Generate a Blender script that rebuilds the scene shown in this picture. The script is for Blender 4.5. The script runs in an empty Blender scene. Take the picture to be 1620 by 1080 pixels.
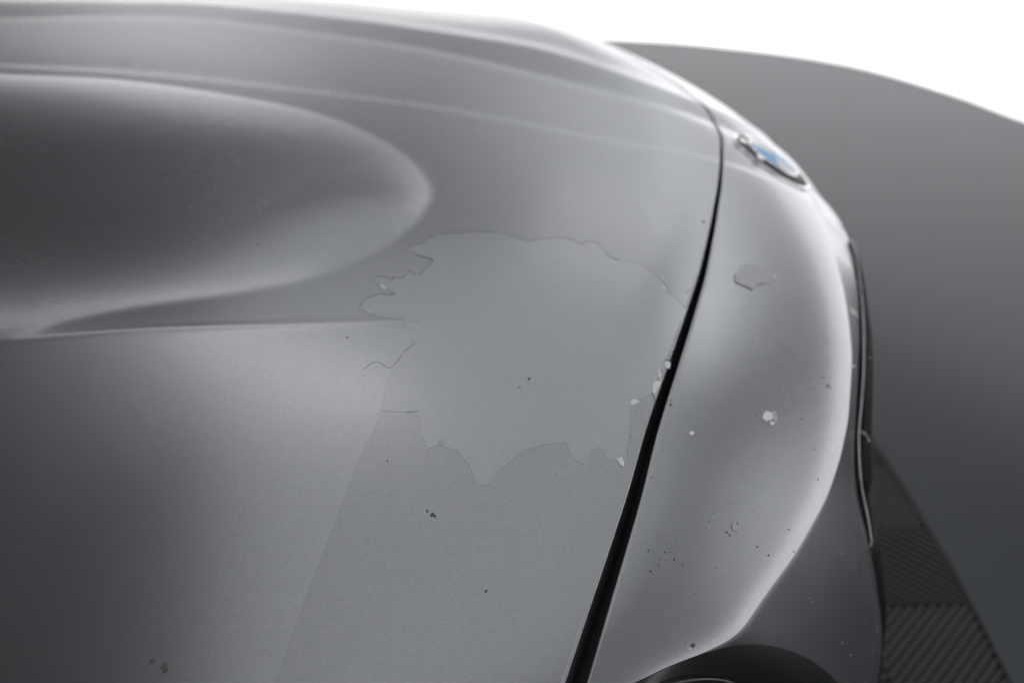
import bpy, bmesh, math, random
import numpy as np
from mathutils import Vector, Matrix
from mathutils.bvhtree import BVHTree
from mathutils.geometry import delaunay_2d_cdt
random.seed(4); rng = np.random.default_rng(4)
scene = bpy.context.scene
COL = scene.collection
Z0 = 0.85                      # height of the bonnet's front edge above the floor

# ------------------------------------------------------------------ camera
CX, CY, CZ, PITCH, YAW, ROLL = -0.17238665, -0.87746448, 0.35092103, 0.58435977, -0.01774462, -0.05769356
fw = np.array([math.sin(YAW)*math.cos(PITCH), math.cos(YAW)*math.cos(PITCH), -math.sin(PITCH)])
r0 = np.array([math.cos(YAW), -math.sin(YAW), 0.0]); u0 = np.cross(r0, fw)
rt = r0*math.cos(ROLL)+u0*math.sin(ROLL); up = -r0*math.sin(ROLL)+u0*math.cos(ROLL)
CAM = np.array([CX, CY, CZ+Z0])
cam = bpy.data.cameras.new('camera'); camo = bpy.data.objects.new('camera', cam); COL.objects.link(camo)
camo.matrix_world = Matrix(((rt[0], up[0], -fw[0], CAM[0]), (rt[1], up[1], -fw[1], CAM[1]), (rt[2], up[2], -fw[2], CAM[2]), (0, 0, 0, 1)))
cam.sensor_width = 36; cam.lens = 35; cam.clip_start = 0.02; cam.clip_end = 200
cam.dof.use_dof = True; cam.dof.focus_distance = 0.54; cam.dof.aperture_fstop = 5.0
scene.camera = camo

# ------------------------------------------------------------------ world, lamps, exposure
w = bpy.data.worlds.new("World"); scene.world = w; w.use_nodes = True
w.node_tree.nodes['Background'].inputs[0].default_value = (0.9, 0.95, 1.0, 1)
w.node_tree.nodes['Background'].inputs[1].default_value = 0.05
scene.view_settings.view_transform = 'Standard'; scene.view_settings.look = 'None'
scene.view_settings.exposure = 0; scene.view_settings.gamma = 1
scene.cycles.max_bounces = 8
def area(name, loc, target, sx, sy, power, color=(1, 1, 1), spread=180):
    l = bpy.data.lights.new(name, 'AREA'); l.shape = 'RECTANGLE'; l.size = sx; l.size_y = sy
    l.energy = power; l.color = color; l.spread = math.radians(spread)
    o = bpy.data.objects.new(name, l); COL.objects.link(o); o.location = loc
    o.rotation_euler = (Vector(target)-Vector(loc)).to_track_quat('-Z', 'Y').to_euler()
    return o
def panel(name, x0, x1, y0, y1, z, L, color=(1, 1, 1)):
    area(name, ((x0+x1)/2, (y0+y1)/2, z), ((x0+x1)/2, (y0+y1)/2+1e-4, 0), abs(x1-x0), abs(y1-y0), L*math.pi*abs(x1-x0)*abs(y1-y0), color)
panel('ceiling_panel', -1.0, 3.0, -1.8, 3.0, 3.2, 0.82, (.97, .99, 1.0))
panel('rim_fill_strip', -2.4, -0.25, 0.98, 1.36, 3.18, 1.65, (1, .98, 1))  # unseen strip added so the bulge's near rim reflects it
area('wall_fill_lamp', (-1.7, 2.1, 3.15), (-1.8, 3.6, 1.0), 1.6, 0.4, 13, (1, 1, 1), 60)  # unseen lamp added to brighten the far left wall
area('rim_fill_lamp', (0.45, 1.75, 2.15), (-0.26, -0.16, 0.85), .7, .5, .8, (1, .99, 1.0))  # unseen lamp added to brighten the bulge's right rim
area('wall_fill_lamp', (0.6, 0.9, 3.15), (1.3, 2.6, 1.6), 2.2, 0.4, 20, (1, 1, 1), 70)  # unseen lamp added to brighten the upper wall mirrored in the paint
area('wall_fill_lamp', (1.7, 0.0, 3.15), (3.2, 0.0, 1.4), 0.4, 1.6, 14, (1, 1, 1), 60)  # unseen lamp added to brighten the front wall mirrored in the nose

# ------------------------------------------------------------------ helpers
def px_ray(u, v):
    d = fw+(u-810)/1575*rt-(v-540)/1575*up
    return d
def interp(x, pts):
    a = sorted(pts); return np.interp(x, [p[0] for p in a], [p[1] for p in a])
def smooth_interp(x, pts, n=600, sig=0.02):
    """linear interpolation smoothed by a Gaussian of width sig"""
    a = sorted(pts); xs = np.array([p[0] for p in a]); ys = np.array([p[1] for p in a])
    g = np.linspace(xs[0], xs[-1], n); y = np.interp(g, xs, ys); dx = g[1]-g[0]
    k = int(3*sig/dx)+1; ker = np.exp(-.5*(np.arange(-k, k+1)*dx/sig)**2); ker /= ker.sum()
    ext = np.concatenate([y[0]-(y[1]-y[0])*np.arange(k, 0, -1), y, y[-1]+(y[-1]-y[-2])*np.arange(1, k+1)])
    return np.interp(x, g, np.convolve(ext, ker, 'valid'))
def catmull(P, n=12):
    P = [np.array(p, float) for p in P]; Q = [2*P[0]-P[1]]+P+[2*P[-1]-P[-2]]; out = []
    for i in range(1, len(Q)-2):
        for k in range(n):
            t = k/n; a, b, c, d = Q[i-1], Q[i], Q[i+1], Q[i+2]
            out.append(.5*((2*b)+(-a+c)*t+(2*a-5*b+4*c-d)*t*t+(-a+3*b-3*c+d)*t**3))
    out.append(P[-1]); return np.array(out)

# ------------------------------------------------------------------ bonnet and nose top surface: z = H(x, y)
HP = (-0.10670621451884532, -0.02277335003951972, 0.10609234556901259, -0.0001427585705040587, 0.2749999035368463, 2.0414146385133782, 0.6503239197410289)
def h0(X, Y):
    a1, a2, b0, b1, c0, n, pc = HP
    xs = X+pc*Y**2
    return a1*X+a2*X*X-(b0+b1*X)*Y**2-c0*Y**4-n*np.maximum(0, xs+.06)**2
GX = np.arange(-1.15, 0.2001, 0.0016); GY = np.arange(-0.72, 0.92, 0.0016)
XX, YY = np.meshgrid(GX, GY, indexing='ij')
def blur(A, sig):
    k = max(1, int(3*sig/0.0016)); ker = np.exp(-.5*(np.arange(-k, k+1)*0.0016/sig)**2); ker /= ker.sum()
    for ax in (0, 1):
        A = np.pad(A, [(k, k) if i == ax else (0, 0) for i in (0, 1)], mode='edge')
        n = A.shape[ax]-2*k; B = 0
        for j in range(2*k+1):
            B = B+ker[j]*(A[j:j+n, :] if ax == 0 else A[:, j:j+n])
        A = B
    return A
def polydist(P):
    """unsigned distance and y-side sign to a polyline, on the grid"""
    P = np.array(P); D = np.full(XX.shape, 9.0)
    for a, b in zip(P[:-1], P[1:]):
        d = b-a; L = (d**2).sum()
        t = np.clip(((XX-a[0])*d[0]+(YY-a[1])*d[1])/L, 0, 1)
        D = np.minimum(D, np.hypot(XX-a[0]-t*d[0], YY-a[1]-t*d[1]))
    return D
def inside(P):
    P = np.array(P); I = np.zeros(XX.shape, bool)
    for (x1, y1), (x2, y2) in zip(P, np.roll(P, -1, 0)):
        if y1 == y2: continue
        c = ((y1 > YY) != (y2 > YY)) & (XX < (x2-x1)*(YY-y1)/(y2-y1)+x1); I ^= c
    return I
def bp0(u, v):
    """where the sight line of a point of the photograph meets the bonnet's base surface"""
    d = px_ray(u, v); t = np.linspace(.15, 2.5, 6000); X, Y, Z = CX+t*d[0], CY+t*d[1], CZ+t*d[2]
    g = Z-h0(X, Y); i = np.where(g < 0)[0]; i = i[0] if len(i) else int(np.argmin(g))
    return np.array([X[i], Y[i]])
def softplus(s, w): return np.where(s/w > 30, s, w*np.log1p(np.exp(np.clip(s/w, -60, 30))))
def yline(pts):
    """a line running along the car as y(x), on the grid"""
    return smooth_interp(GX, pts, sig=.03)[:, None]
D = np.zeros_like(XX)
# bulge
ring_px = [(0, 118), (200, 129), (400, 158), (520, 186), (600, 220), (655, 258), (683, 300), (672, 335), (640, 365), (600, 392), (500, 437), (400, 459), (300, 474), (200, 488), (100, 508), (0, 536)]
ring = [bp0(*p) for p in ring_px]
ring = [np.array([-1.3, 0.10]), np.array([-1.0, 0.10]), np.array([-.82, .085])]+ring+[np.array([-.62, -.39]), np.array([-.8, -.44]), np.array([-1.0, -.49]), np.array([-1.3, -.55])]
ring = catmull(ring, 8)
sd = polydist(ring); ins = inside(ring)
sd = np.where(ins, sd, 0)
m_ = 0.25; L_ = 0.036
sg_ = lambda q: 1/(1+np.exp(-np.clip(q, -40, 40)))
mm = .12+.13*np.maximum(sg_((XX+.30)/.022), sg_((YY+.12)/.03))
LL = L_+.034*sg_((XX+.33)/.03)
D += blur(mm*LL*(1-np.exp(-sd/LL)), 0.0026)
# near and far crease of the centre spine
V2 = [bp0(*p) for p in [(0, 103), (200, 112), (333, 125), (600, 157), (700, 170), (870, 203), (1000, 230), (1135, 256), (1200, 275)]]
V2 = [(-1.3, V2[0][1]+.02)]+[tuple(p) for p in V2]+[(0.16, V2[-1][1]+.03)]
V1 = [bp0(*p) for p in [(0, 13), (300, 15), (600, 41), (700, 55), (870, 85), (1010, 133), (1130, 178), (1200, 208)]]
V1 = [(-1.3, V1[0][1]+.05)]+[tuple(p) for p in V1]+[(0.16, V1[-1][1]-.02)]
V3 = [bp0(*p) for p in [(0, 30), (200, 26), (333, 31), (600, 62), (700, 78), (850, 112), (1000, 150), (1120, 188)]]
V3 = [(-1.3, V3[0][1]+.03)]+[tuple(p) for p in V3]+[(0.16, V3[-1][1]-.01)]
s2 = YY-yline(V2); s1 = YY-yline(V1); s3 = YY-yline(V3)
def step(s, w): return 1/(1+np.exp(-np.clip(s/w, -40, 40)))
D += -0.0013*step(s2, 0.0032)
D += (-.06*softplus(s3+.022, .005)+.12*softplus(s3, .003)-.11*softplus(s1, .003)+.05*softplus(s1-.04, .012))*(1+.6*sg_((XX+.22)/.05))
D += .045*softplus(YY-.24, .03)*sg_(-(XX+.36)/.06)
# outer crease: the surface falls away on the near side of it
OC = [bp0(*p) for p in [(0, 538), (220, 518), (400, 513), (640, 505), (720, 503)]]
OC = [(-1.3, OC[0][1]-.10)]+[tuple(p) for p in OC]+[(0.2, OC[-1][1]+.02)]
so = -(YY-yline(OC))
amp = 0.22/(1+np.exp(np.clip((XX+.39)/.07, -40, 40)))
D += -amp*.13*(1-np.exp(-softplus(so, .0020)/.13))

D += .00028*np.exp(-((so-.001)/.0028)**2)*sg_(-(XX+.255)/.012)*sg_((XX+.47)/.03)
HG = h0(XX, YY)+D
def H(x, y):
    x = np.asarray(x, float); y = np.asarray(y, float)
    fx = np.clip((x-GX[0])/0.0016, 0, len(GX)-1.001); fy = np.clip((y-GY[0])/0.0016, 0, len(GY)-1.001)
    i = fx.astype(int); j = fy.astype(int); a = fx-i; b = fy-j
    return (HG[i, j]*(1-a)*(1-b)+HG[i+1, j]*a*(1-b)+HG[i, j+1]*(1-a)*b+HG[i+1, j+1]*a*b)
def roll(d):   # extra fall of the skin in the last centimetres before the nose crease
    return -.0044*np.exp(-np.maximum(d, 0)/.0085)
def hit(u, v):
    d = px_ray(u, v); t = np.linspace(.15, 2.5, 12000); X, Y, Z = CX+t*d[0], CY+t*d[1], CZ+t*d[2]
    g = Z-H(X, Y); i = np.where(g < 0)[0]; i = i[0] if len(i) else int(np.argmin(g))
    return (X[i], Y[i])

# ------------------------------------------------------------------ materials
def mat(name):
    m = bpy.data.materials.new(name); m.use_nodes = True; nt = m.node_tree
    return m, nt, nt.nodes['Principled BSDF']
def N(nt, t, **k):
    n = nt.nodes.new(t)
    for a, b in k.items(): setattr(n, a, b)
    return n
def noise(nt, scale, detail=2, rough=.5, coord=None):
    tc = N(nt, 'ShaderNodeTexCoord') if coord is None else coord
    n = N(nt, 'ShaderNodeTexNoise'); n.inputs['Scale'].default_value = scale; n.inputs['Detail'].default_value = detail; n.inputs['Roughness'].default_value = rough
    nt.links.new(tc.outputs['Object'], n.inputs['Vector']); return n
def ramp(nt, src, a, b, c0, c1):
    r = N(nt, 'ShaderNodeValToRGB'); r.color_ramp.elements[0].position = a; r.color_ramp.elements[1].position = b
    r.color_ramp.elements[0].color = (*c0, 1); r.color_ramp.elements[1].color = (*c1, 1); nt.links.new(src, r.inputs[0]); return r
def simple(name, col, rough, metal=0, var=.12, scale=60, bump=0, spec=.5, coat=0):
    m, nt, b = mat(name); n = noise(nt, scale, 4)
    r = ramp(nt, n.outputs['Fac'], .3, .7, [c*(1-var) for c in col], [c*(1+var) for c in col])
    nt.links.new(r.outputs[0], b.inputs['Base Color']); b.inputs['Roughness'].default_value = rough; b.inputs['Metallic'].default_value = metal
    b.inputs['Specular IOR Level'].default_value = spec; b.inputs['Coat Weight'].default_value = coat
    if bump:
        bp = N(nt, 'ShaderNodeBump'); bp.inputs['Strength'].default_value = bump; bp.inputs['Distance'].default_value = .001
        nt.links.new(n.outputs['Fac'], bp.inputs['Height']); nt.links.new(bp.outputs[0], b.inputs['Normal'])
    return m
def paint(name, col, rough, metal=.9, grain=.11, coat=.25, coat_rough=.12):
    m, nt, b = mat(name)
    fl = noise(nt, 1150, 2); cl = noise(nt, 160, 3); sm = noise(nt, 14, 4, .6)
    r = ramp(nt, fl.outputs['Fac'], .25, .75, [c*(1-grain) for c in col], [c*(1+grain) for c in col])
    r2 = ramp(nt, cl.outputs['Fac'], .3, .7, (.985, .986, .988), (1.015, 1.015, 1.015))
    mx = N(nt, 'ShaderNodeMix', data_type='RGBA', blend_type='MULTIPLY'); mx.inputs[0].default_value = 1
    nt.links.new(r.outputs[0], mx.inputs[6]); nt.links.new(r2.outputs[0], mx.inputs[7]); nt.links.new(mx.outputs[2], b.inputs['Base Color'])
    rr = N(nt, 'ShaderNodeMapRange'); rr.inputs[3].default_value = rough*.94; rr.inputs[4].default_value = rough*1.06
    nt.links.new(sm.outputs['Fac'], rr.inputs[0]); nt.links.new(rr.outputs[0], b.inputs['Roughness'])
    bp = N(nt, 'ShaderNodeBump'); bp.inputs['Strength'].default_value = .04; bp.inputs['Distance'].default_value = .0002
    nt.links.new(fl.outputs['Fac'], bp.inputs['Height']); nt.links.new(bp.outputs[0], b.inputs['Normal'])
    b.inputs['Metallic'].default_value = metal
    b.inputs['Coat Weight'].default_value = coat; b.inputs['Coat Roughness'].default_value = coat_rough
    return m
PC = (.250, .255, .268)
M_paint = paint('satin_grey_paint', PC, .27)
M_bare = paint('bare_clearcoat', tuple(c*1.11 for c in PC), .29, coat=.22)
M_reflect = paint('painted_reflection', tuple(c*1.10 for c in PC), .27)  # lighter copy of the paint, a lamp reflection put into the colour
M_edge = simple('dirty_film_edge', (.05, .052, .055), .6)
M_chip = simple('lifted_film_flake', (.62, .62, .61), .5, .0, .15, 900)
M_chip2 = simple('faint_film_flake', (.34, .345, .35), .5, .3, .1, 900)
M_speck = simple('dirt_speck', (.085, .078, .07), .7)
M_black = simple('black_gloss_trim', (.005, .0055, .006), .35, spec=.18)
M_dark = simple('black_matt_plastic', (.004, .004, .0045), .6)
M_chrome = simple('chrome', (.72, .73, .74), .12, 1, .03)
M_bezel = simple('dark_chrome', (.36, .36, .37), .25, 1, .05)
M_eblack = simple('emblem_black', (.012, .012, .013), .5, 0, spec=.15)
M_eblue = simple('emblem_blue', (.15, .36, .68), .5, 0, .04, spec=.15)
M_ewhite = simple('emblem_white', (.60, .61, .62), .5, 0, .03, spec=.2)
M_rim = simple('lamp_rim_plastic', (.05, .05, .052), .35)
M_raw = paint('dull_bare_paint', (.275, .278, .285), .42, .8, .1, 0)
M_glass = simple('dark_glass', (.01, .012, .014), .05, 0)
M_lens = simple('headlight_lens', (.008, .0085, .009), .22, 0, spec=.4)

# ------------------------------------------------------------------ object helpers
def mesh_obj(name, V, F, m, parent=None, smooth=True):
    me = bpy.data.meshes.new(name); me.from_pydata([tuple(v) for v in V], [], [tuple(f) for f in F]); me.update()
    if smooth: me.polygons.foreach_set('use_smooth', [True]*len(me.polygons))
    if m: me.materials.append(m)
    o = bpy.data.objects.new(name, me); COL.objects.link(o)
    if parent: o.parent = parent
    return o
def grid_obj(name, P, m, parent=None, flip=False):
    """P: (rows, cols, 3) in car coordinates"""
    P = np.array(P); P = P.copy(); P[..., 2] += Z0; R, Cc = P.shape[:2]
    i = np.arange(R-1)[:, None]*Cc+np.arange(Cc-1)[None, :]
    q = np.stack([i, i+1, i+Cc+1, i+Cc], -1).reshape(-1, 4)
    if flip: q = q[:, ::-1]
    me = bpy.data.meshes.new(name); nv = R*Cc; nf = len(q)
    me.vertices.add(nv); me.vertices.foreach_set('co', P.reshape(-1)); me.loops.add(nf*4); me.loops.foreach_set('vertex_index', q.reshape(-1).astype(np.int32))
    me.polygons.add(nf); me.polygons.foreach_set('loop_start', np.arange(nf, dtype=np.int32)*4); me.polygons.foreach_set('loop_total', np.full(nf, 4, np.int32))
    me.polygons.foreach_set('use_smooth', np.ones(nf, bool)); me.update(calc_edges=True); me.validate()
    me.materials.append(m); o = bpy.data.objects.new(name, me); COL.objects.link(o)
    if parent: o.parent = parent
    return o
def tube(name, P, r, m, parent=None, n=8, rr=None, closed_ends=True):
    P = np.array(P, float).copy(); P[:, 2] += Z0; V = []; F = []
    T = np.gradient(P, axis=0); T /= np.linalg.norm(T, axis=1)[:, None]
    for k, (p, t) in enumerate(zip(P, T)):
        a = np.cross(t, (0, 0, 1)); a /= np.linalg.norm(a)+1e-9; b = np.cross(a, t); R = r if rr is None else rr[k]
        for j in range(n):
            th = 2*math.pi*j/n; V.append(p+R*(a*math.cos(th)+b*math.sin(th)))
    for k in range(len(P)-1):
        for j in range(n):
            F.append((k*n+j, k*n+(j+1) % n, (k+1)*n+(j+1) % n, (k+1)*n+j))
    F.append(tuple(range(n))[::-1]); F.append(tuple((len(P)-1)*n+j for j in range(n)))
    return mesh_obj(name, V, F, m, parent)
def tag(o, label=None, cat=None, group=None, kind=None):
    if label: o['label'] = label
    if cat: o['category'] = cat
    if group: o['group'] = group
    if kind: o['kind'] = kind
    return o
car = bpy.data.objects.new('car', None); COL.objects.link(car); car.location = (0, 0, 0)
tag(car, 'satin grey car seen close at its bonnet and nose, protective film peeling, on ribbed turntable', 'car')

# ------------------------------------------------------------------ shut line and nose crease, x as a function of y
GAPL = [(.62, -.19), (.45, -.118), (.35, -.076), (.25, -.036), (.18, -.004), (.13, .008), (.086, .0195), (.017, .019), (-.06, .004), (-.109, -.007), (-.189, -.028), (-.254, -.047), (-.308, -.066), (-.354, -.083), (-.408, -.104), (-.455, -.12), (-.495, -.136), (-.526, -.149), (-.559, -.163), (-.62, -.192), (-.68, -.225)]
NOSE = [(.62, -.17), (.484, -.045), (.401, .016), (.33, .05), (.262, .072), (.171, .090), (.108, .1), (0.03, .110), (-.004, .112), (-.108, .098), (-.171, .09), (-.216, .082), (-.262, .072), (-.293, .062), (-.33, .05), (-.367, .034), (-.401, .016), (-.447, -.015), (-.484, -.045), (-.509, -.064), (-.52, -.082), (-.534, -.105), (-.55, -.127), (-.62, -.17)]
def xg(y): return smooth_interp(y, GAPL, sig=.012)
def xn(y): return smooth_interp(y, NOSE, sig=.008)
def gw(y): return np.interp(y, [-.6, -.5, -.35, -.2, 0, .2], [.0105, .0085, .0062, .0046, .0036, .0036])
ys = np.concatenate([np.arange(-.66, -.2, .0016), np.arange(-.2, .3, .0022), np.arange(.3, .665, .006)])
def plan_normal(f, y, e=.002):
    d = (f(y+e)-f(y-e))/(2*e); n = np.stack([np.ones_like(d), -d], -1); return n/np.linalg.norm(n, axis=-1)[:, None]
gx = xg(ys); gn = plan_normal(xg, ys)
# bonnet
XR = -1.02
tt = np.concatenate([np.linspace(0, .6, 170), np.linspace(.6, .97, 170)[1:], np.linspace(.97, 1, 30)[1:]])
X = XR+(gx[:, None]-XR)*tt[None, :]; Y = np.repeat(ys[:, None], len(tt), 1)
P = np.stack([X, Y, H(X, Y)], -1)
def hem(base, n, r, depth, sgn=1):
    out = []
    for th in (12, 25, 40, 55, 70, 82, 90):
        a = math.radians(th); q = base.copy(); q[:, :2] += sgn*n*r*math.sin(a); q[:, 2] -= r*(1-math.cos(a)); out.append(q)
    for dd in (depth*.3, depth):
        q = base.copy(); q[:, :2] += sgn*n*r; q[:, 2] -= r+dd; out.append(q)
    return np.stack(out, 1)
P = np.concatenate([P, hem(P[:, -1], gn, .0013, .02)], 1)
bonnet = grid_obj('bonnet', P, M_paint, car, flip=True)
bonnet['label'] = 'satin grey bonnet with a raised bulge, creases and peeling film'
# nose panel + front face in one bumper skin
gR = np.stack([gx+(gw(ys)+.0013)*gn[:, 0], ys+(gw(ys)+.0013)*gn[:, 1]], -1)
def plane_pt(px, y):
    d = px_ray(*px); t = (y-CY)/d[1]; return np.array([CX+t*d[0], y, CZ+t*d[2]])
YB_R = [380, 461, 550, 610, 690, 760, 864, 950, 1013, 1080, 1150]
YB_Y = [-.055, -.110, -.184, -.230, -.278, -.313, -.338, -.345, -.352, -.365, -.385]
def on_front(px, dy=0): return plane_pt(px, float(np.interp(px[1], YB_R, YB_Y))+dy)
BL_px = [(1344, 381), (1352, 420), (1358, 461), (1360, 510), (1360, 550), (1357, 600), (1354, 650), (1352, 690), (1352, 740), (1356, 775), (1362, 810), (1370, 840), (1375, 865), (1385, 910), (1390, 950), (1395, 1000), (1393, 1040), (1389, 1080), (1380, 1150)]
BL = np.array([on_front(p) for p in BL_px])
BLs = catmull(BL, 8)
byk = BLs[:, 1]
def B_at(yb):
    o = np.argsort(byk); return np.stack([np.interp(yb, byk[o], BLs[o, k]) for k in range(3)], -1)
yn = ys
ymap = np.interp(yn, [-.66, -.6, -.55, -.5, -.447, -.4, -.33, -.262, -.055, 0, .7], [-.50, -.455, -.425, -.398, -.372, -.345, -.30, -.245, -.055, 0, .7])
Npt = np.stack([xn(yn), yn, H(xn(yn), yn)+roll(0.)], -1)
Bpt = B_at(ymap)
symx = np.interp(-yn, byk[np.argsort(byk)], BLs[np.argsort(byk), 0])
off_c = Bpt[np.argmin(np.abs(yn+.055))]-Npt[np.argmin(np.abs(yn+.055))]
far = yn > -.055
Bpt[far] = Npt[far]+off_c*np.array([1, 0, 1])
nn = plan_normal(xn, yn)
cols = []
te = np.concatenate([np.linspace(0, .9, 46), np.linspace(.9, 1, 22)[1:]])
for t in te:
    x = gR[:, 0]*(1-t)+Npt[:, 0]*t; y = gR[:, 1]*(1-t)+Npt[:, 1]*t
    cols.append(np.stack([x, y, H(x, y)+roll((Npt[:, 0]-x)*nn[:, 0])], -1))
top = np.stack(cols, 1)
cols = []
lenf = np.linalg.norm(Bpt-Npt, axis=1)
for s in np.concatenate([[.02, .05, .09], np.linspace(.14, 1, 26)]):
    q = Npt*(1-s)+Bpt*s
    b = 4*s*(1-s)*(.03-.03*np.clip((-yn-.25)/.08, 0, 1)+.035*np.clip((-yn-.36)/.06, 0, 1))*lenf
    q[:, 0] += b*nn[:, 0]; q[:, 1] += b*nn[:, 1]; q[:, 2] += b*.35
    cols.append(q)
inn = Bpt.copy(); inn[:, :2] -= nn*.001; inn[:, 2] -= .0012; cols.append(inn)
inn = Bpt.copy(); inn[:, :2] -= nn*.003; inn[:, 2] -= .025; cols.append(inn)
front = np.stack(cols, 1)
g0 = top[:, 0].copy()
hm = hem(g0, gn, .0012, .02, -1)[:, ::-1]
P = np.concatenate([hm, top, front], 1)
bumper = grid_obj('nose_panel', P, M_paint, car, flip=True)
bumper['label'] = 'stone-chipped nose panel in front of the shut line'
# dark channel beneath the shut line
ch = []
for k, dz in ((-.006, -.018), (0, -.03), (1, -.03), (1.6, -.018)):
    off = k if k < 0 else k*(gw(ys)+.004)
    x = gx+off*gn[:, 0]; y = ys+off*gn[:, 1]; ch.append(np.stack([x, y, H(gx, ys)+dz], -1))
grid_obj('shut_line_channel', np.stack(ch, 1), M_dark, car, flip=True)

# kidney grille: bezel, black panel
BZ_px = [(1346.5, 381), (1354, 405), (1360, 443), (1364, 480), (1366, 517), (1366.5, 550), (1366, 587), (1363, 633), (1359, 676), (1358.5, 707), (1361, 755), (1366, 787), (1371.5, 811), (1376, 838), (1378, 856), (1376, 864)]
BZ = catmull([on_front(p, -.0005) for p in BZ_px], 6)
nb = len(BZ); rr = np.full(nb, .0008); rr[:8] = [.0012, .0016, .0016, .0014, .0012, .0011, .001, .0009]
bez = tube('grille_bezel', BZ, .0013, M_bezel, car, 8, rr)
GR_px = [(1349, 381), (1364, 430), (1372, 480), (1379, 530), (1381, 580), (1380, 640), (1379, 700), (1380, 750), (1384, 800), (1390, 850), (1396, 900), (1401, 940), (1402, 976), (1397, 1020), (1393, 1080), (1385, 1150)]
GR = catmull([on_front(p, .004) for p in GR_px], 8)
IN = np.stack([np.interp(np.linspace(0, 1, len(GR)), np.linspace(0, 1, len(BLs)), BLs[:, k]) for k in range(3)], -1)
# match by height in the picture: nearest inner point for each outer one
idx = [int(np.argmin(np.linalg.norm(BLs-g, axis=1))) for g in GR]
IN = BLs[idx]
rows = [IN+np.array([-.004, 0, -.012]), IN+np.array([.001, 0, -.010]), GR*.5+IN*.5+np.array([0, 0, -.004]), GR, GR+np.array([.001, 0, -.006]), GR+np.array([-.01, .0, -.05]), GR+np.array([-.02, 0, -.25])]
grid_obj('grille_frame', np.stack(rows, 1), M_black, car, flip=True)

# bumper lower skirt
sk = [Bpt+np.array([-.004, 0, -.02]), Bpt+np.array([-.006, 0, -.12]), Bpt+np.array([-.01, 0, -.3]), Bpt+np.array([-.05, 0, -.5])]
grid_obj('bumper_skirt', np.stack(sk, 1), M_paint, car, flip=True)
# wings and windscreen
for sg in (-1, 1):
    yy = np.concatenate([np.linspace(.667, .80, 24), [.84, .87, .885, .89, .89]])
    xs = np.linspace(XR-.3, -.22, 60)
    P = []
    for x in xs:
        r = []
        z_e = float(H(x, sg*.667 if sg > 0 else -.667))
        for k, y in enumerate(yy):
            z = z_e-.25*(y-.667)-2.2*(y-.667)**2*1.2 if k < 24 else None
            if z is None:
                z = last-[.05, .09, .14, .35, .45][k-24]
            else: last = z
            r.append((x, sg*y, z))
        P.append(r)
    grid_obj('wing', P, M_paint, car, flip=(sg < 0))
yy = np.linspace(-.7, .7, 50); P = []
for t in np.linspace(0, 1, 12):
    P.append([(XR-.06-.55*t+.12*(1-(y/.7)**2)*0, y, float(H(XR, y))*.6-.01+.33*t) for y in yy])
grid_obj('windscreen', P, M_glass, car)
P = []
for t in np.linspace(0, 1, 6):
    P.append([(XR+.005-.09*t, y, float(H(XR, y))-.012-.03*math.sin(t*3.1)) for y in np.linspace(-.66, .66, 50)])
grid_obj('cowl', P, M_dark, car)

# ------------------------------------------------------------------ picking points on the built skin
bpy.context.view_layer.update()
def bvh_of(objs):
    V = []; F = []
    for o in objs:
        n = len(V); V += [v.co.copy() for v in o.data.vertices]; F += [tuple(i+n for i in p.vertices) for p in o.data.polygons]
    return BVHTree.FromPolygons(V, F)
BVN = bvh_of([bumper])
def skin_hit(u, v):
    d = Vector(px_ray(u, v)).normalized(); loc, n, i, dist = BVN.ray_cast(Vector(CAM), d)
    if loc is None: return None, None
    if n.dot(d) > 0: n = -n
    return loc, n
# ------------------------------------------------------------------ emblem
e1, e2 = hit(1166, 226), hit(1289, 300)
ec = ((e1[0]+e2[0])/2-.006, (e1[1]+e2[1])/2)
def gradn(x, y, e=.02):
    n = Vector((-(float(H(x+e, y))-float(H(x-e, y)))/(2*e), -(float(H(x, y+e))-float(H(x, y-e)))/(2*e), 1)); return n.normalized()
en = gradn(*ec); ex = Vector((1, 0, 0)); ex = (ex-en*ex.dot(en)).normalized(); ey = en.cross(ex)
eo = Vector((ec[0], ec[1], float(H(*ec))+Z0))+en*.0005
RE = .0435
def emb(rho, th, hgt):
    """rho in units of the radius; th=0 points forward"""
    r = rho*RE; p = eo+ex*(r*math.cos(th))+ey*(r*math.sin(th)); p.z = float(H(p.x, p.y))+Z0+.0006-.7*max(0, p.x-.108)**1.0*.35; return p+en*hgt
emblem = bpy.data.objects.new('emblem', None); COL.objects.link(emblem); emblem.parent = car
def ring_part(name, prof, m, a0=0, a1=2*math.pi, n=72, dome=.0028):
    V = []; F = []; full = abs(a1-a0-2*math.pi) < 1e-6; cnt = n if full else n+1; k = len(prof)
    for i in range(cnt):
        th = a0+(a1-a0)*i/n
        for rho, hg in prof: V.append(emb(rho, th, hg+dome*(1-rho*rho)))
    for i in range(n):
        for j in range(k-1):
            a = i*k+j; b = ((i+1) % cnt)*k+j; F.append((a, a+1, b+1, b))
    return mesh_obj(name, V, F, m, emblem)
ring_part('base', [(1.0, -.003), (1.01, -.001), (1.01, .0004), (1.0, .0009), (.975, .0009), (.945, .0008), (0.0, .0008)], M_chrome)
ring_part('band', [(.945, .0010), (.94, .0013), (.67, .0013), (.665, .0010)], M_eblack)
ring_part('inner_ring', [(.665, .0010), (.66, .0021), (.63, .0021), (.625, .0010)], M_chrome)
q = math.pi/2
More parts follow.
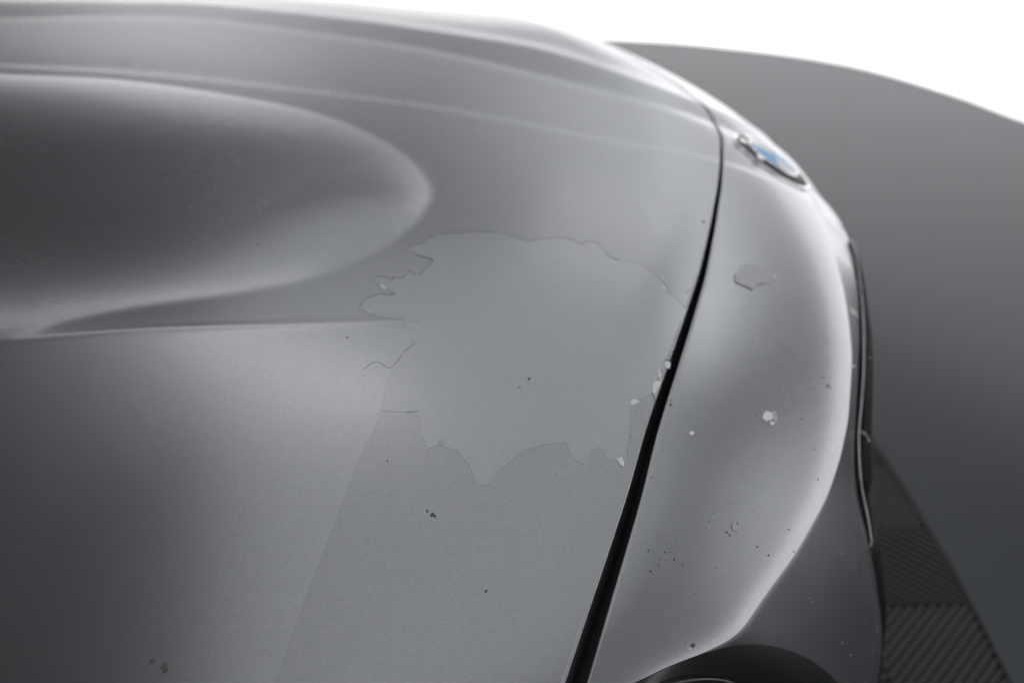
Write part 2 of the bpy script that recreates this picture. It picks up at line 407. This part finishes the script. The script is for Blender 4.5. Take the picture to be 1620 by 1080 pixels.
for k, m in enumerate((M_ewhite, M_eblue, M_ewhite, M_eblue)):
    # th=0 forward, th rises towards the far side; near rear quarter is blue
    a0 = k*q; a0 += 0
    m = M_eblue if k in (0, 2) else M_ewhite
    s = ring_part('quadrant', [(.0, .0014), (.3, .0014), (.6, .0014), (.624, .0012)], m, a0+.012, a0+q-.012, 18)
    s['label'] = 'blue quarter of the emblem' if m is M_eblue else 'white quarter of the emblem'
for ch, th in (('B', math.radians(180+50)), ('M', math.radians(180)), ('W', math.radians(180-50))):
    cu = bpy.data.curves.new('tmp', 'FONT'); cu.body = ch; cu.size = .0135; cu.extrude = .0004; cu.align_x = 'CENTER'; cu.align_y = 'CENTER'; cu.offset = .0003
    to = bpy.data.objects.new('tmp', cu); COL.objects.link(to); bpy.context.view_layer.update()
    me = bpy.data.meshes.new_from_object(to.evaluated_get(bpy.context.evaluated_depsgraph_get())); bpy.data.objects.remove(to)
    c = emb(.805, th, 0.0019+.0028*(1-.805**2)); rad = (ex*math.cos(th)+ey*math.sin(th)); tan = en.cross(rad)*-1
    Mx = Matrix(((tan.x*1.1, rad.x, en.x, c.x), (tan.y*1.1, rad.y, en.y, c.y), (tan.z*1.1, rad.z, en.z, c.z), (0, 0, 0, 1)))
    me.transform(Mx); me.materials.append(M_chrome); me.name = 'letter'
    o = bpy.data.objects.new('letter', me); COL.objects.link(o); o.parent = emblem; o['label'] = 'chrome letter '+ch+' on the black band'

# ------------------------------------------------------------------ film, painted reflection, flakes and specks lying on the paint
def conform(name, xy, m, parent, off=.00012, step_=.006, smooth=True):
    xy = [tuple(p) for p in xy]; n = len(xy); pts = list(xy); e = [(i, (i+1) % n) for i in range(n)]
    A = np.array(xy); lo, hi = A.min(0), A.max(0)
    def isin(x, y):
        c = False
        for (x1, y1), (x2, y2) in zip(xy, xy[1:]+xy[:1]):
            if (y1 > y) != (y2 > y) and x < (x2-x1)*(y-y1)/(y2-y1)+x1: c = not c
        return c
    for x in np.arange(lo[0]+step_/2, hi[0], step_):
        for y in np.arange(lo[1]+step_/2, hi[1], step_):
            if isin(x, y) and np.min(np.hypot(A[:, 0]-x, A[:, 1]-y)) > step_*.3: pts.append((x, y))
    V2_, E2, F2, *_ = delaunay_2d_cdt([Vector(p) for p in pts], e, [], 1, 1e-7)
    V = [(p.x, p.y, float(H(p.x, p.y))+Z0+off) for p in V2_]
    # skirt so the sheet has a real thickness
    F = [tuple(f) for f in F2]
    nb_ = len(V); und = sum((Vector(V[F[0][1]])-Vector(V[F[0][0]])).cross(Vector(V[F[0][2]])-Vector(V[F[0][0]])).z < 0 for _ in (0,))
    cnt = {}
    for f in F:
        for a_, b_ in zip(f, f[1:]+f[:1]): cnt[(a_, b_)] = cnt.get((a_, b_), 0)+1
    low = {}
    for (a_, b_) in list(cnt):
        if (b_, a_) in cnt: continue
        for q_ in (a_, b_):
            if q_ not in low: low[q_] = len(V); V.append((V[q_][0], V[q_][1], V[q_][2]-off-.0003))
        F.append((b_, a_, low[a_], low[b_]))
    o = mesh_obj(name, V, F, m, parent, smooth)
    if len(o.data.polygons) and o.data.polygons[0].normal.z < 0: o.data.flip_normals()
    if smooth:
        A = np.array([(v[0], v[1]) for v in V]); e_ = .0016
        gx_ = -(H(A[:, 0]+e_, A[:, 1])-H(A[:, 0]-e_, A[:, 1]))/(2*e_); gy_ = -(H(A[:, 0], A[:, 1]+e_)-H(A[:, 0], A[:, 1]-e_))/(2*e_)
        NN = np.stack([gx_, gy_, np.ones_like(gx_)], -1); NN /= np.linalg.norm(NN, axis=1)[:, None]
        o.data.normals_split_custom_set_from_vertices([tuple(q) for q in NN])
    return o
def pxpoly(pts, jit=0, sub=1):
    out = []
    for i, p in enumerate(pts):
        q = pts[(i+1) % len(pts)]
        for k in range(sub):
            t = k/sub; u = p[0]*(1-t)+q[0]*t; v = p[1]*(1-t)+q[1]*t
            if k: u += rng.normal()*jit; v += rng.normal()*jit
            out.append(hit(u, v))
    return out
up_line = [(1086, 490), (1075, 478), (1060, 464), (1053, 452), (1040, 438), (1026, 427), (1008, 417), (985, 413), (965, 407), (957, 397), (950, 388), (940, 383), (930, 381), (922, 387), (905, 379), (880, 376), (858, 378), (837, 382), (820, 377), (800, 370), (788, 368), (768, 368), (750, 366), (730, 369), (705, 369), (690, 371), (675, 380), (668, 385), (655, 387), (648, 389), (650, 398), (662, 404), (686, 411), (680, 419), (670, 428), (668, 433), (660, 437), (655, 432), (647, 429), (642, 435), (636, 440), (625, 439), (618, 442), (608, 438), (600, 437), (590, 442), (594, 448), (606, 455), (618, 462), (625, 465), (617, 467), (604, 464), (590, 468), (577, 474), (572, 481), (568, 487), (580, 494), (590, 497), (610, 503)]
low_line = [(640, 506), (655, 545), (640, 556), (622, 580), (612, 600), (604, 650), (640, 652), (662, 649), (668, 690), (676, 710), (700, 705), (722, 712), (742, 735), (756, 770), (775, 765), (800, 735), (830, 712), (860, 703), (895, 700), (905, 725), (925, 735), (935, 712), (950, 708), (960, 725), (992, 733), (996, 690), (997, 645), (1003, 634), (1020, 628), (1034, 618), (1040, 600), (1052, 575), (1072, 520)]
patch = conform('peeled_patch', pxpoly(up_line+low_line, .6, 2), M_bare, bonnet, .00017, .003)
patch['label'] = 'lighter patch where the film has peeled off, with a scalloped edge'
def edge_line(pts, r, name='film_edge', m=None, parent=bonnet, jit=.35, sub=3, pr=None):
    q = []
    for p, p2 in zip(pts[:-1], pts[1:]):
        for k in range(sub): t = k/sub; q.append((p[0]*(1-t)+p2[0]*t+rng.normal()*jit, p[1]*(1-t)+p2[1]*t+rng.normal()*jit))
    q.append(pts[-1]); XYZ = []
    for u, v in q:
        if parent is bonnet:
            x, y = hit(u, v); XYZ.append((x, y, float(H(x, y))+.00018))
        else:
            l, n = skin_hit(u, v)
            if l is None: continue
            XYZ.append((l.x, l.y, l.z-Z0))
    n = len(XYZ); rr_ = [r*(.6+.6*rng.random()) for _ in range(n)]
    return tube(name, XYZ, r, m or M_edge, parent, 5, rr_)
edge_line(up_line[:7], .00011); edge_line(up_line[7:30], .00016)
edge_line(up_line[31:37], .00018); edge_line(up_line[36:46], .00020); edge_line(up_line[48:56], .00020)
edge_line([(997, 640), (996, 690), (991, 728)], .00009)
edge_line([(1034, 618), (1033, 626), (1036, 632), (1038, 640)], .00016)
edge_line([(575, 585), (590, 573), (600, 573), (612, 582), (622, 580), (640, 556), (662, 540)], .00010)
edge_line([(648, 509), (656, 507), (664, 509)], .0001)
# lower left: lighter sheet, its edge painted as a lamp reflection
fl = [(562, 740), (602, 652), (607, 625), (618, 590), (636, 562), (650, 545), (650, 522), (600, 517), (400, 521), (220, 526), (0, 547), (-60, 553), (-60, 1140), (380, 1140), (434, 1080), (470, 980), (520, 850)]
film = conform('reflection_sheet', pxpoly(fl[::-1] if False else fl, .3, 1), M_reflect, bonnet, .00010, .003)
film['label'] = 'lighter sheet painting a lamp reflection on the near left of the bonnet'
flakes = [  # outline in the photograph, kind
 ([(601, 450), (609, 454), (614, 457), (610, 458), (603, 455)], 2), ([(581, 494), (587, 494), (585, 497)], 2), ([(657, 433), (661, 436), (660, 438)], 2),
 ([(1048, 449), (1056, 460), (1056, 462), (1050, 456)], 2), ([(1085, 459), (1091, 457), (1090, 461), (1083, 463)], 1),
 ([(694, 697), (705, 694), (699, 702), (694, 707)], 1), ([(842, 711), (850, 708), (858, 705), (852, 711)], 1), ([(880, 747), (887, 745), (888, 751), (882, 753)], 1),
 ([(765, 586), (770, 585), (773, 588), (768, 587)], 1), ([(975, 725), (984, 723), (988, 734), (984, 738), (979, 732)], 2),
 ([(998, 634), (1004, 631), (1012, 635), (1004, 640), (997, 641)], 2), ([(1041, 587), (1044, 585), (1046, 592), (1045, 602), (1043, 598)], 2),
 ([(1032, 610), (1036, 603), (1046, 603), (1043, 612), (1035, 625), (1032, 618)], 2),
 ([(1050, 575), (1055, 571), (1061, 574), (1060, 582), (1054, 582)], 3),
 ([(740, 482), (752, 480), (745, 483)], 1), ([(642, 652), (655, 649), (661, 650), (650, 652)], 1), ([(885, 330), (888, 331), (886, 333)], 1),
]
for poly, k in flakes:
    m = {1: M_chip2, 2: M_chip, 3: M_chip}[k]
    o = conform('film_flake', pxpoly(poly, .4, 2), m, bonnet, .00032 if k > 1 else .00025, .004)
edge_line([(1049, 575), (1053, 570), (1058, 570), (1062, 573)], .00030, 'chip_rim', M_speck)
edge_line([(1058, 561), (1063, 567)], .00012, 'chip_rim', M_speck)
def specks(lst, parent, name='dirt_specks', m=M_speck):
    V = []; F = []
    for u, v, s in lst:
        if parent is bonnet:
            x, y = hit(u, v); c = Vector((x, y, float(H(x, y))+Z0)); n = gradn(x, y, .005)
        else:
            c, n = skin_hit(u, v)
            if c is None: continue
        dist = (c-Vector(CAM)).length; r = s*.31*dist/1575
        a = n.orthogonal().normalized(); b = n.cross(a); k = 9; i0 = len(V); ph = rng.random()*6; st = 1+rng.random()*.8
        for j in range(k):
            th = 2*math.pi*j/k+ph; R = r*(.65+.6*rng.random()); V.append(c+a*(R*math.cos(th)*st)+b*(R*math.sin(th))+n*.00036)
        V.append(c+n*(.00036+r*.35)); F += [(i0+j, i0+(j+1) % k, i0+k) for j in range(k)]
    o = mesh_obj(name, V, F, m, parent, False); o['kind'] = 'stuff'; return o
sp = [(1113, 351, 7), (837, 599, 6), (723, 411, 3), (670, 457, 3), (741, 466, 3), (739, 410, 2), (927, 509, 3), (550, 534, 5), (684, 814, 9), (676, 808, 5), (688, 816, 6), (769, 935, 5), (240, 1046, 9), (259, 1053, 12), (262, 1060, 9), (996, 486, 2), (963, 441, 2), (408, 387, 3), (779, 598, 2), (998, 690, 2.5), (983, 738, 3), (613, 729, 3), (822, 613, 4)]
specks(sp, bonnet)
specks([(rng.uniform(560, 1040), rng.uniform(340, 900), rng.uniform(1.0, 2.0)) for _ in range(60)], bonnet)
spn = [(1166, 828, 7), (1029, 903, 5), (1026, 871, 4), (1052, 873, 4), (1060, 873, 3), (1067, 885, 5), (1044, 885, 3), (1080, 894, 3), (1042, 894, 3), (1294, 758, 5), (1256, 872, 4), (1248, 837, 4), (1198, 864, 4), (1216, 878, 5), (1122, 824, 3), (1150, 842, 5), (1154, 846, 4), (1147, 839, 3), (1030, 755, 3), (1130, 811, 3), (1308, 541, 3), (1278, 578, 3), (1302, 596, 4), (1310, 610, 7), (1314, 613, 4), (1197, 655, 4), (1243, 648, 3), (1269, 662, 3), (1314, 696, 3), (1289, 710, 3), (1061, 640, 6), (1062, 634, 4), (1100, 686, 3), (1096, 1021, 9), (1341, 690, 5), (1338, 686, 3), (1288, 1031, 3)]
specks(spn, bumper)
specks([(rng.uniform(1090, 1320), rng.uniform(450, 960), rng.uniform(1.0, 2.0)) for _ in range(80)], bumper)
def skin_flake(pts, m, off=.00025, name='paint_chip'):
    V = []
    for u, v in pts:
        l, n = skin_hit(u, v)
        if l is None: return
        V.append(l+n*off)
    c = sum(V, Vector())/len(V); V.append(c+n*off*.5); k = len(V)-1
    return mesh_obj(name, V, [(i, (i+1) % k, k) for i in range(k)], m, bumper, False)
def blob(cu, cv, rx, ry, n=14, j=.18): return [(cu+rx*math.cos(2*math.pi*i/n)*(1+rng.normal()*j*.5), cv+ry*math.sin(2*math.pi*i/n)*(1+rng.normal()*j*.5)) for i in range(n)]
o = skin_flake([(1161, 436), (1168, 428), (1172, 420), (1190, 419), (1208, 425), (1222, 434), (1225, 441), (1215, 449), (1205, 449), (1196, 452), (1190, 459), (1178, 453), (1163, 447)], M_raw, .0006, 'bare_patch')
skin_flake([(1171, 421), (1176, 418), (1178, 421), (1173, 424)], M_chip); skin_flake([(1208, 446), (1218, 441), (1222, 443), (1216, 449), (1208, 450)], M_chip, .0004)
skin_flake([(1222, 434), (1226, 436), (1226, 440), (1222, 442), (1221, 438)], M_chip, .0004); skin_flake([(1183, 420), (1190, 421), (1188, 423)], M_chip)
skin_flake(blob(1214, 658, 8, 8), M_chip); skin_flake(blob(1224, 660, 6, 10), M_chip2, .0002); skin_flake(blob(1221, 669, 4, 4), M_chip, .0004)
specks([(1222, 666, 7), (1219, 668, 4), (1226, 655, 3)], bumper)
skin_flake(blob(1162, 831, 5, 7), M_chip2, .0003); skin_flake(blob(1094, 685, 4, 3), M_chip, .0002)
skin_flake(blob(1092, 1025, 7, 4), M_chip2, .0002); skin_flake([(1344, 485), (1353, 492), (1357, 503), (1350, 498), (1345, 494)], M_chip2, .0003)
skin_flake(blob(1350, 579, 1.6, 2.2), M_chip)
for a_, b_ in ((1333, 875), (1281, 946), (1285, 951), (1332, 1016), (1380, 1030), (1260, 1072), (1346, 1035)): skin_flake(blob(a_, b_, 1.0, 1.0, 7), M_chip2)

BVN = bvh_of([D_ for D_ in car.children if D_.name.startswith('grille')]); bumper_ = bumper; bumper = bpy.data.objects['grille_frame']
for a_, b_, r_ in ((1365, 684, 1.6), (1369, 687, 1.8), (1373, 692, 1.5), (1375, 697, 1.8), (1361, 681, 1.2), (1376, 566, 1.2)): skin_flake(blob(a_, b_, r_, r_, 7), M_chip, .0005, 'paint_chip')
bumper = bumper_; BVN = bvh_of([bumper])
# ------------------------------------------------------------------ headlight
hl_px = [(985, 1092), (1020, 1072), (1060, 1052), (1110, 1034), (1150, 1024), (1190, 1020), (1230, 1026), (1270, 1040), (1300, 1060), (1320, 1080), (1330, 1100), (1310, 1150), (1250, 1200), (1100, 1200), (1000, 1150)]

BVH_ = BVN
arc = [(960, 1107), (990, 1086), (1020, 1072), (1060, 1053), (1110, 1034), (1150, 1024), (1190, 1019), (1230, 1023), (1270, 1037), (1300, 1056), (1325, 1080), (1340, 1105), (1345, 1140)]
A_ = catmull(arc, 5)
rows = []
tin = [0, .04, .12, .22, .34, .46, .58, .7, .85, 1]
cen = (1130, 1230)
ok = True
for u, v in A_:
    r = []
    for t in tin:
        uu = u+(cen[0]-u)*t; vv = v+(cen[1]-v)*t
        l, n = skin_hit(uu, vv)
        if l is None: l, n = (Vector((r[-1][0], r[-1][1], r[-1][2]+Z0-.004)), Vector((0, -.5, .8))) if r else (None, None)
        if l is None: break
        prof = .0004+.004*math.sin(min(t/.5, 1)*math.pi/2)
        p = l+n*prof; r.append((p.x, p.y, p.z-Z0))
    if len(r) == len(tin): rows.append(r)
q = catmull([(1020, 1092), (1050, 1076), (1090, 1067), (1130, 1067), (1155, 1075), (1175, 1092)], 5); L3 = []
for u, v in q:
    l, n = skin_hit(u, v)
    if l is not None: p = l+n*.0047; L3.append((p.x, p.y, p.z-Z0))
lamp = grid_obj('headlight', rows, M_lens, car, flip=True)
tube('lens_rim', L3, .0006, M_rim, lamp, 6)
# ------------------------------------------------------------------ floor, turntable, booth
def structure(o): o['kind'] = 'structure'; return o
def floor_pt(u, v): d = px_ray(u, v); t = -CAM[2]/d[2]; p = CAM+t*d; return p[0], p[1]
M_floor, nt, b = mat('grey_floor_paint')
n1 = noise(nt, 1.2, 5, .55); n2 = noise(nt, 240, 3)
r1 = ramp(nt, n1.outputs['Fac'], .3, .7, (.010, .0120, .0150), (.012, .0144, .018))
nt.links.new(r1.outputs[0], b.inputs['Base Color']); b.inputs['Roughness'].default_value = .28; b.inputs['Specular IOR Level'].default_value = .28; b.inputs['Specular Tint'].default_value = (.9, .95, 1, 1)
bpn = N(nt, 'ShaderNodeBump'); bpn.inputs['Strength'].default_value = .25; bpn.inputs['Distance'].default_value = .0006; nt.links.new(n2.outputs['Fac'], bpn.inputs['Height']); nt.links.new(bpn.outputs[0], b.inputs['Normal'])
M_wall = simple('white_booth_wall', (.86, .87, .88), .7, 0, .02, 2)
M_glow, nt, b = mat('glowing_wall'); b.inputs['Base Color'].default_value = (.8, .81, .82, 1); b.inputs['Roughness'].default_value = .8
b.inputs['Emission Color'].default_value = (1, .985, 1, 1); b.inputs['Emission Strength'].default_value = 1.55  # glow added to the white wall for its light on paint and floor
M_tile = simple('black_rubber_tile', (.009, .0078, .0066), .6, 0, .2, 30, .3)
M_joint = simple('floor_joint_filler', (.007, .008, .010), .32, 0, .1, 20, 0, .30)
TC = (-3.02, .13); TR = 3.505
V = []; F = []; n = 180
for i in range(n):
    a = 2*math.pi*i/n
    for R, z in ((TR, -.012), (TR, 0), (12, 0)): V.append((TC[0]+R*math.cos(a), TC[1]+R*math.sin(a), z))
for i in range(n):
    for j in range(2): F.append((i*3+j, ((i+1) % n)*3+j, ((i+1) % n)*3+j+1, i*3+j+1))
structure(mesh_obj('floor', V, F, M_floor, None, False))
V = [(TC[0]+(TR+.02)*math.cos(2*math.pi*i/n), TC[1]+(TR+.02)*math.sin(2*math.pi*i/n), -.0125) for i in range(n)]
turn = structure(mesh_obj('turntable', V, [tuple(range(n))], M_tile, None, False))
# ribbed tiles on the turntable, the ribs turning a quarter from tile to tile
TS = .165; RP = .0122
def tile_mesh():
    V = []; F = []; g = .0012; lo, hi = g, TS-g
    V += [(g, g, -.0105), (hi, g, -.0105), (hi, hi, -.0105), (g, hi, -.0105)]; F.append((0, 1, 2, 3))
    def ends(c):   # the line x + y = c inside the tile
        c = min(max(c, 2*lo), 2*hi); xa = max(lo, c-hi); xb = min(hi, c-lo); return (xa, c-xa), (xb, c-xb)
    k = int(2*TS/(RP*1.4142))
    for i in range(k+1):
        c = (i+.5)*RP*1.4142; i0 = len(V); a = .0046; b_ = .0024
        prof = [(c-a*1.4142, -.0105), (c-b_*1.4142, -.004), (c+b_*1.4142, -.004), (c+a*1.4142, -.0105)]
        if c > 2*hi: continue
        for e in (0, 1):
            for cc, z in prof: p = ends(cc)[e]; V.append((p[0], p[1], z))
        F += [(i0, i0+1, i0+5, i0+4), (i0+1, i0+2, i0+6, i0+5), (i0+2, i0+3, i0+7, i0+6), (i0, i0+3, i0+2, i0+1), (i0+4, i0+5, i0+6, i0+7)]
    me = bpy.data.meshes.new('ribbed_tile'); me.from_pydata([(x-TS/2, y-TS/2, z) for x, y, z in V], [], F); me.materials.append(M_tile); return me
tm = tile_mesh()
for i in range(-3, 4):
    for j in range(-4, 7):
        c = Vector((.40+i*TS, .2425+j*TS, 0))
        if (c.x-TC[0])**2+(c.y-TC[1])**2 < (TR+.12)**2:
            o = bpy.data.objects.new('ribbed_tile', tm); COL.objects.link(o); o.parent = turn; o.location = c+Vector((0, 0, .003)); o.rotation_euler = (0, 0, math.pi/2*(j % 2))
wp = [floor_pt(*p) for p in [(940, 62), (1160, 77), (1340, 103), (1500, 148), (1620, 192)]]
ja, jb = floor_pt(1340, 108), floor_pt(1328, 330)
structure(mesh_obj('floor_joint', [(ja[0]-.006, ja[1], .0006), (ja[0]+.006, ja[1], .0006), (jb[0]+.004, jb[1], .0006), (jb[0]-.004, jb[1], .0006)], [(0, 3, 2, 1)], M_joint, None, False))
loop = [(-5.5, 4.2), (-3.2, 3.9), (-1.4, 3.5)]+wp+[(1.60, 1.68), (1.88, 1.36), (2.3, 1.02), (2.85, .5), (3.2, -.3), (3.3, -1.4), (2.6, -2.6), (1.2, -3.5), (-1.4, -3.9), (-3.2, -4.0), (-5.5, -4.2)]
lp = catmull(loop, 5); WH = 3.3
V = []; F = []
hs = [0, .02, .06, .12, .5, 1, 1.8, 2.6, WH]
for x, y in lp[:, :2]:
    for z in hs: V.append((x, y, z+.001))
k = len(hs)
for i in range(len(lp)-1):
    for j in range(k-1): F.append((i*k+j, (i+1)*k+j, (i+1)*k+j+1, i*k+j+1))
low = [f for f in F if max(V[q][2] for q in f) <= 1.02]; high = [f for f in F if f not in set(low)]
structure(mesh_obj('wall_glow_band', V, low, M_glow, None, True)); structure(mesh_obj('wall', V, high, M_wall, None, True))  # lower part of the wall carries the added glow
M_ceil = simple('dark_ceiling', (.10, .10, .105), .8, 0, .05, 2)
structure(mesh_obj('ceiling', [(-6, -5, WH), (4, -5, WH), (4, 5, WH), (-6, 5, WH)], [(0, 3, 2, 1)], M_ceil, None, False))
structure(mesh_obj('rear_wall', [(-5.5, -5, 0), (-5.5, 5, 0), (-5.5, 5, WH), (-5.5, -5, WH)], [(0, 1, 2, 3)], M_ceil, None, False))
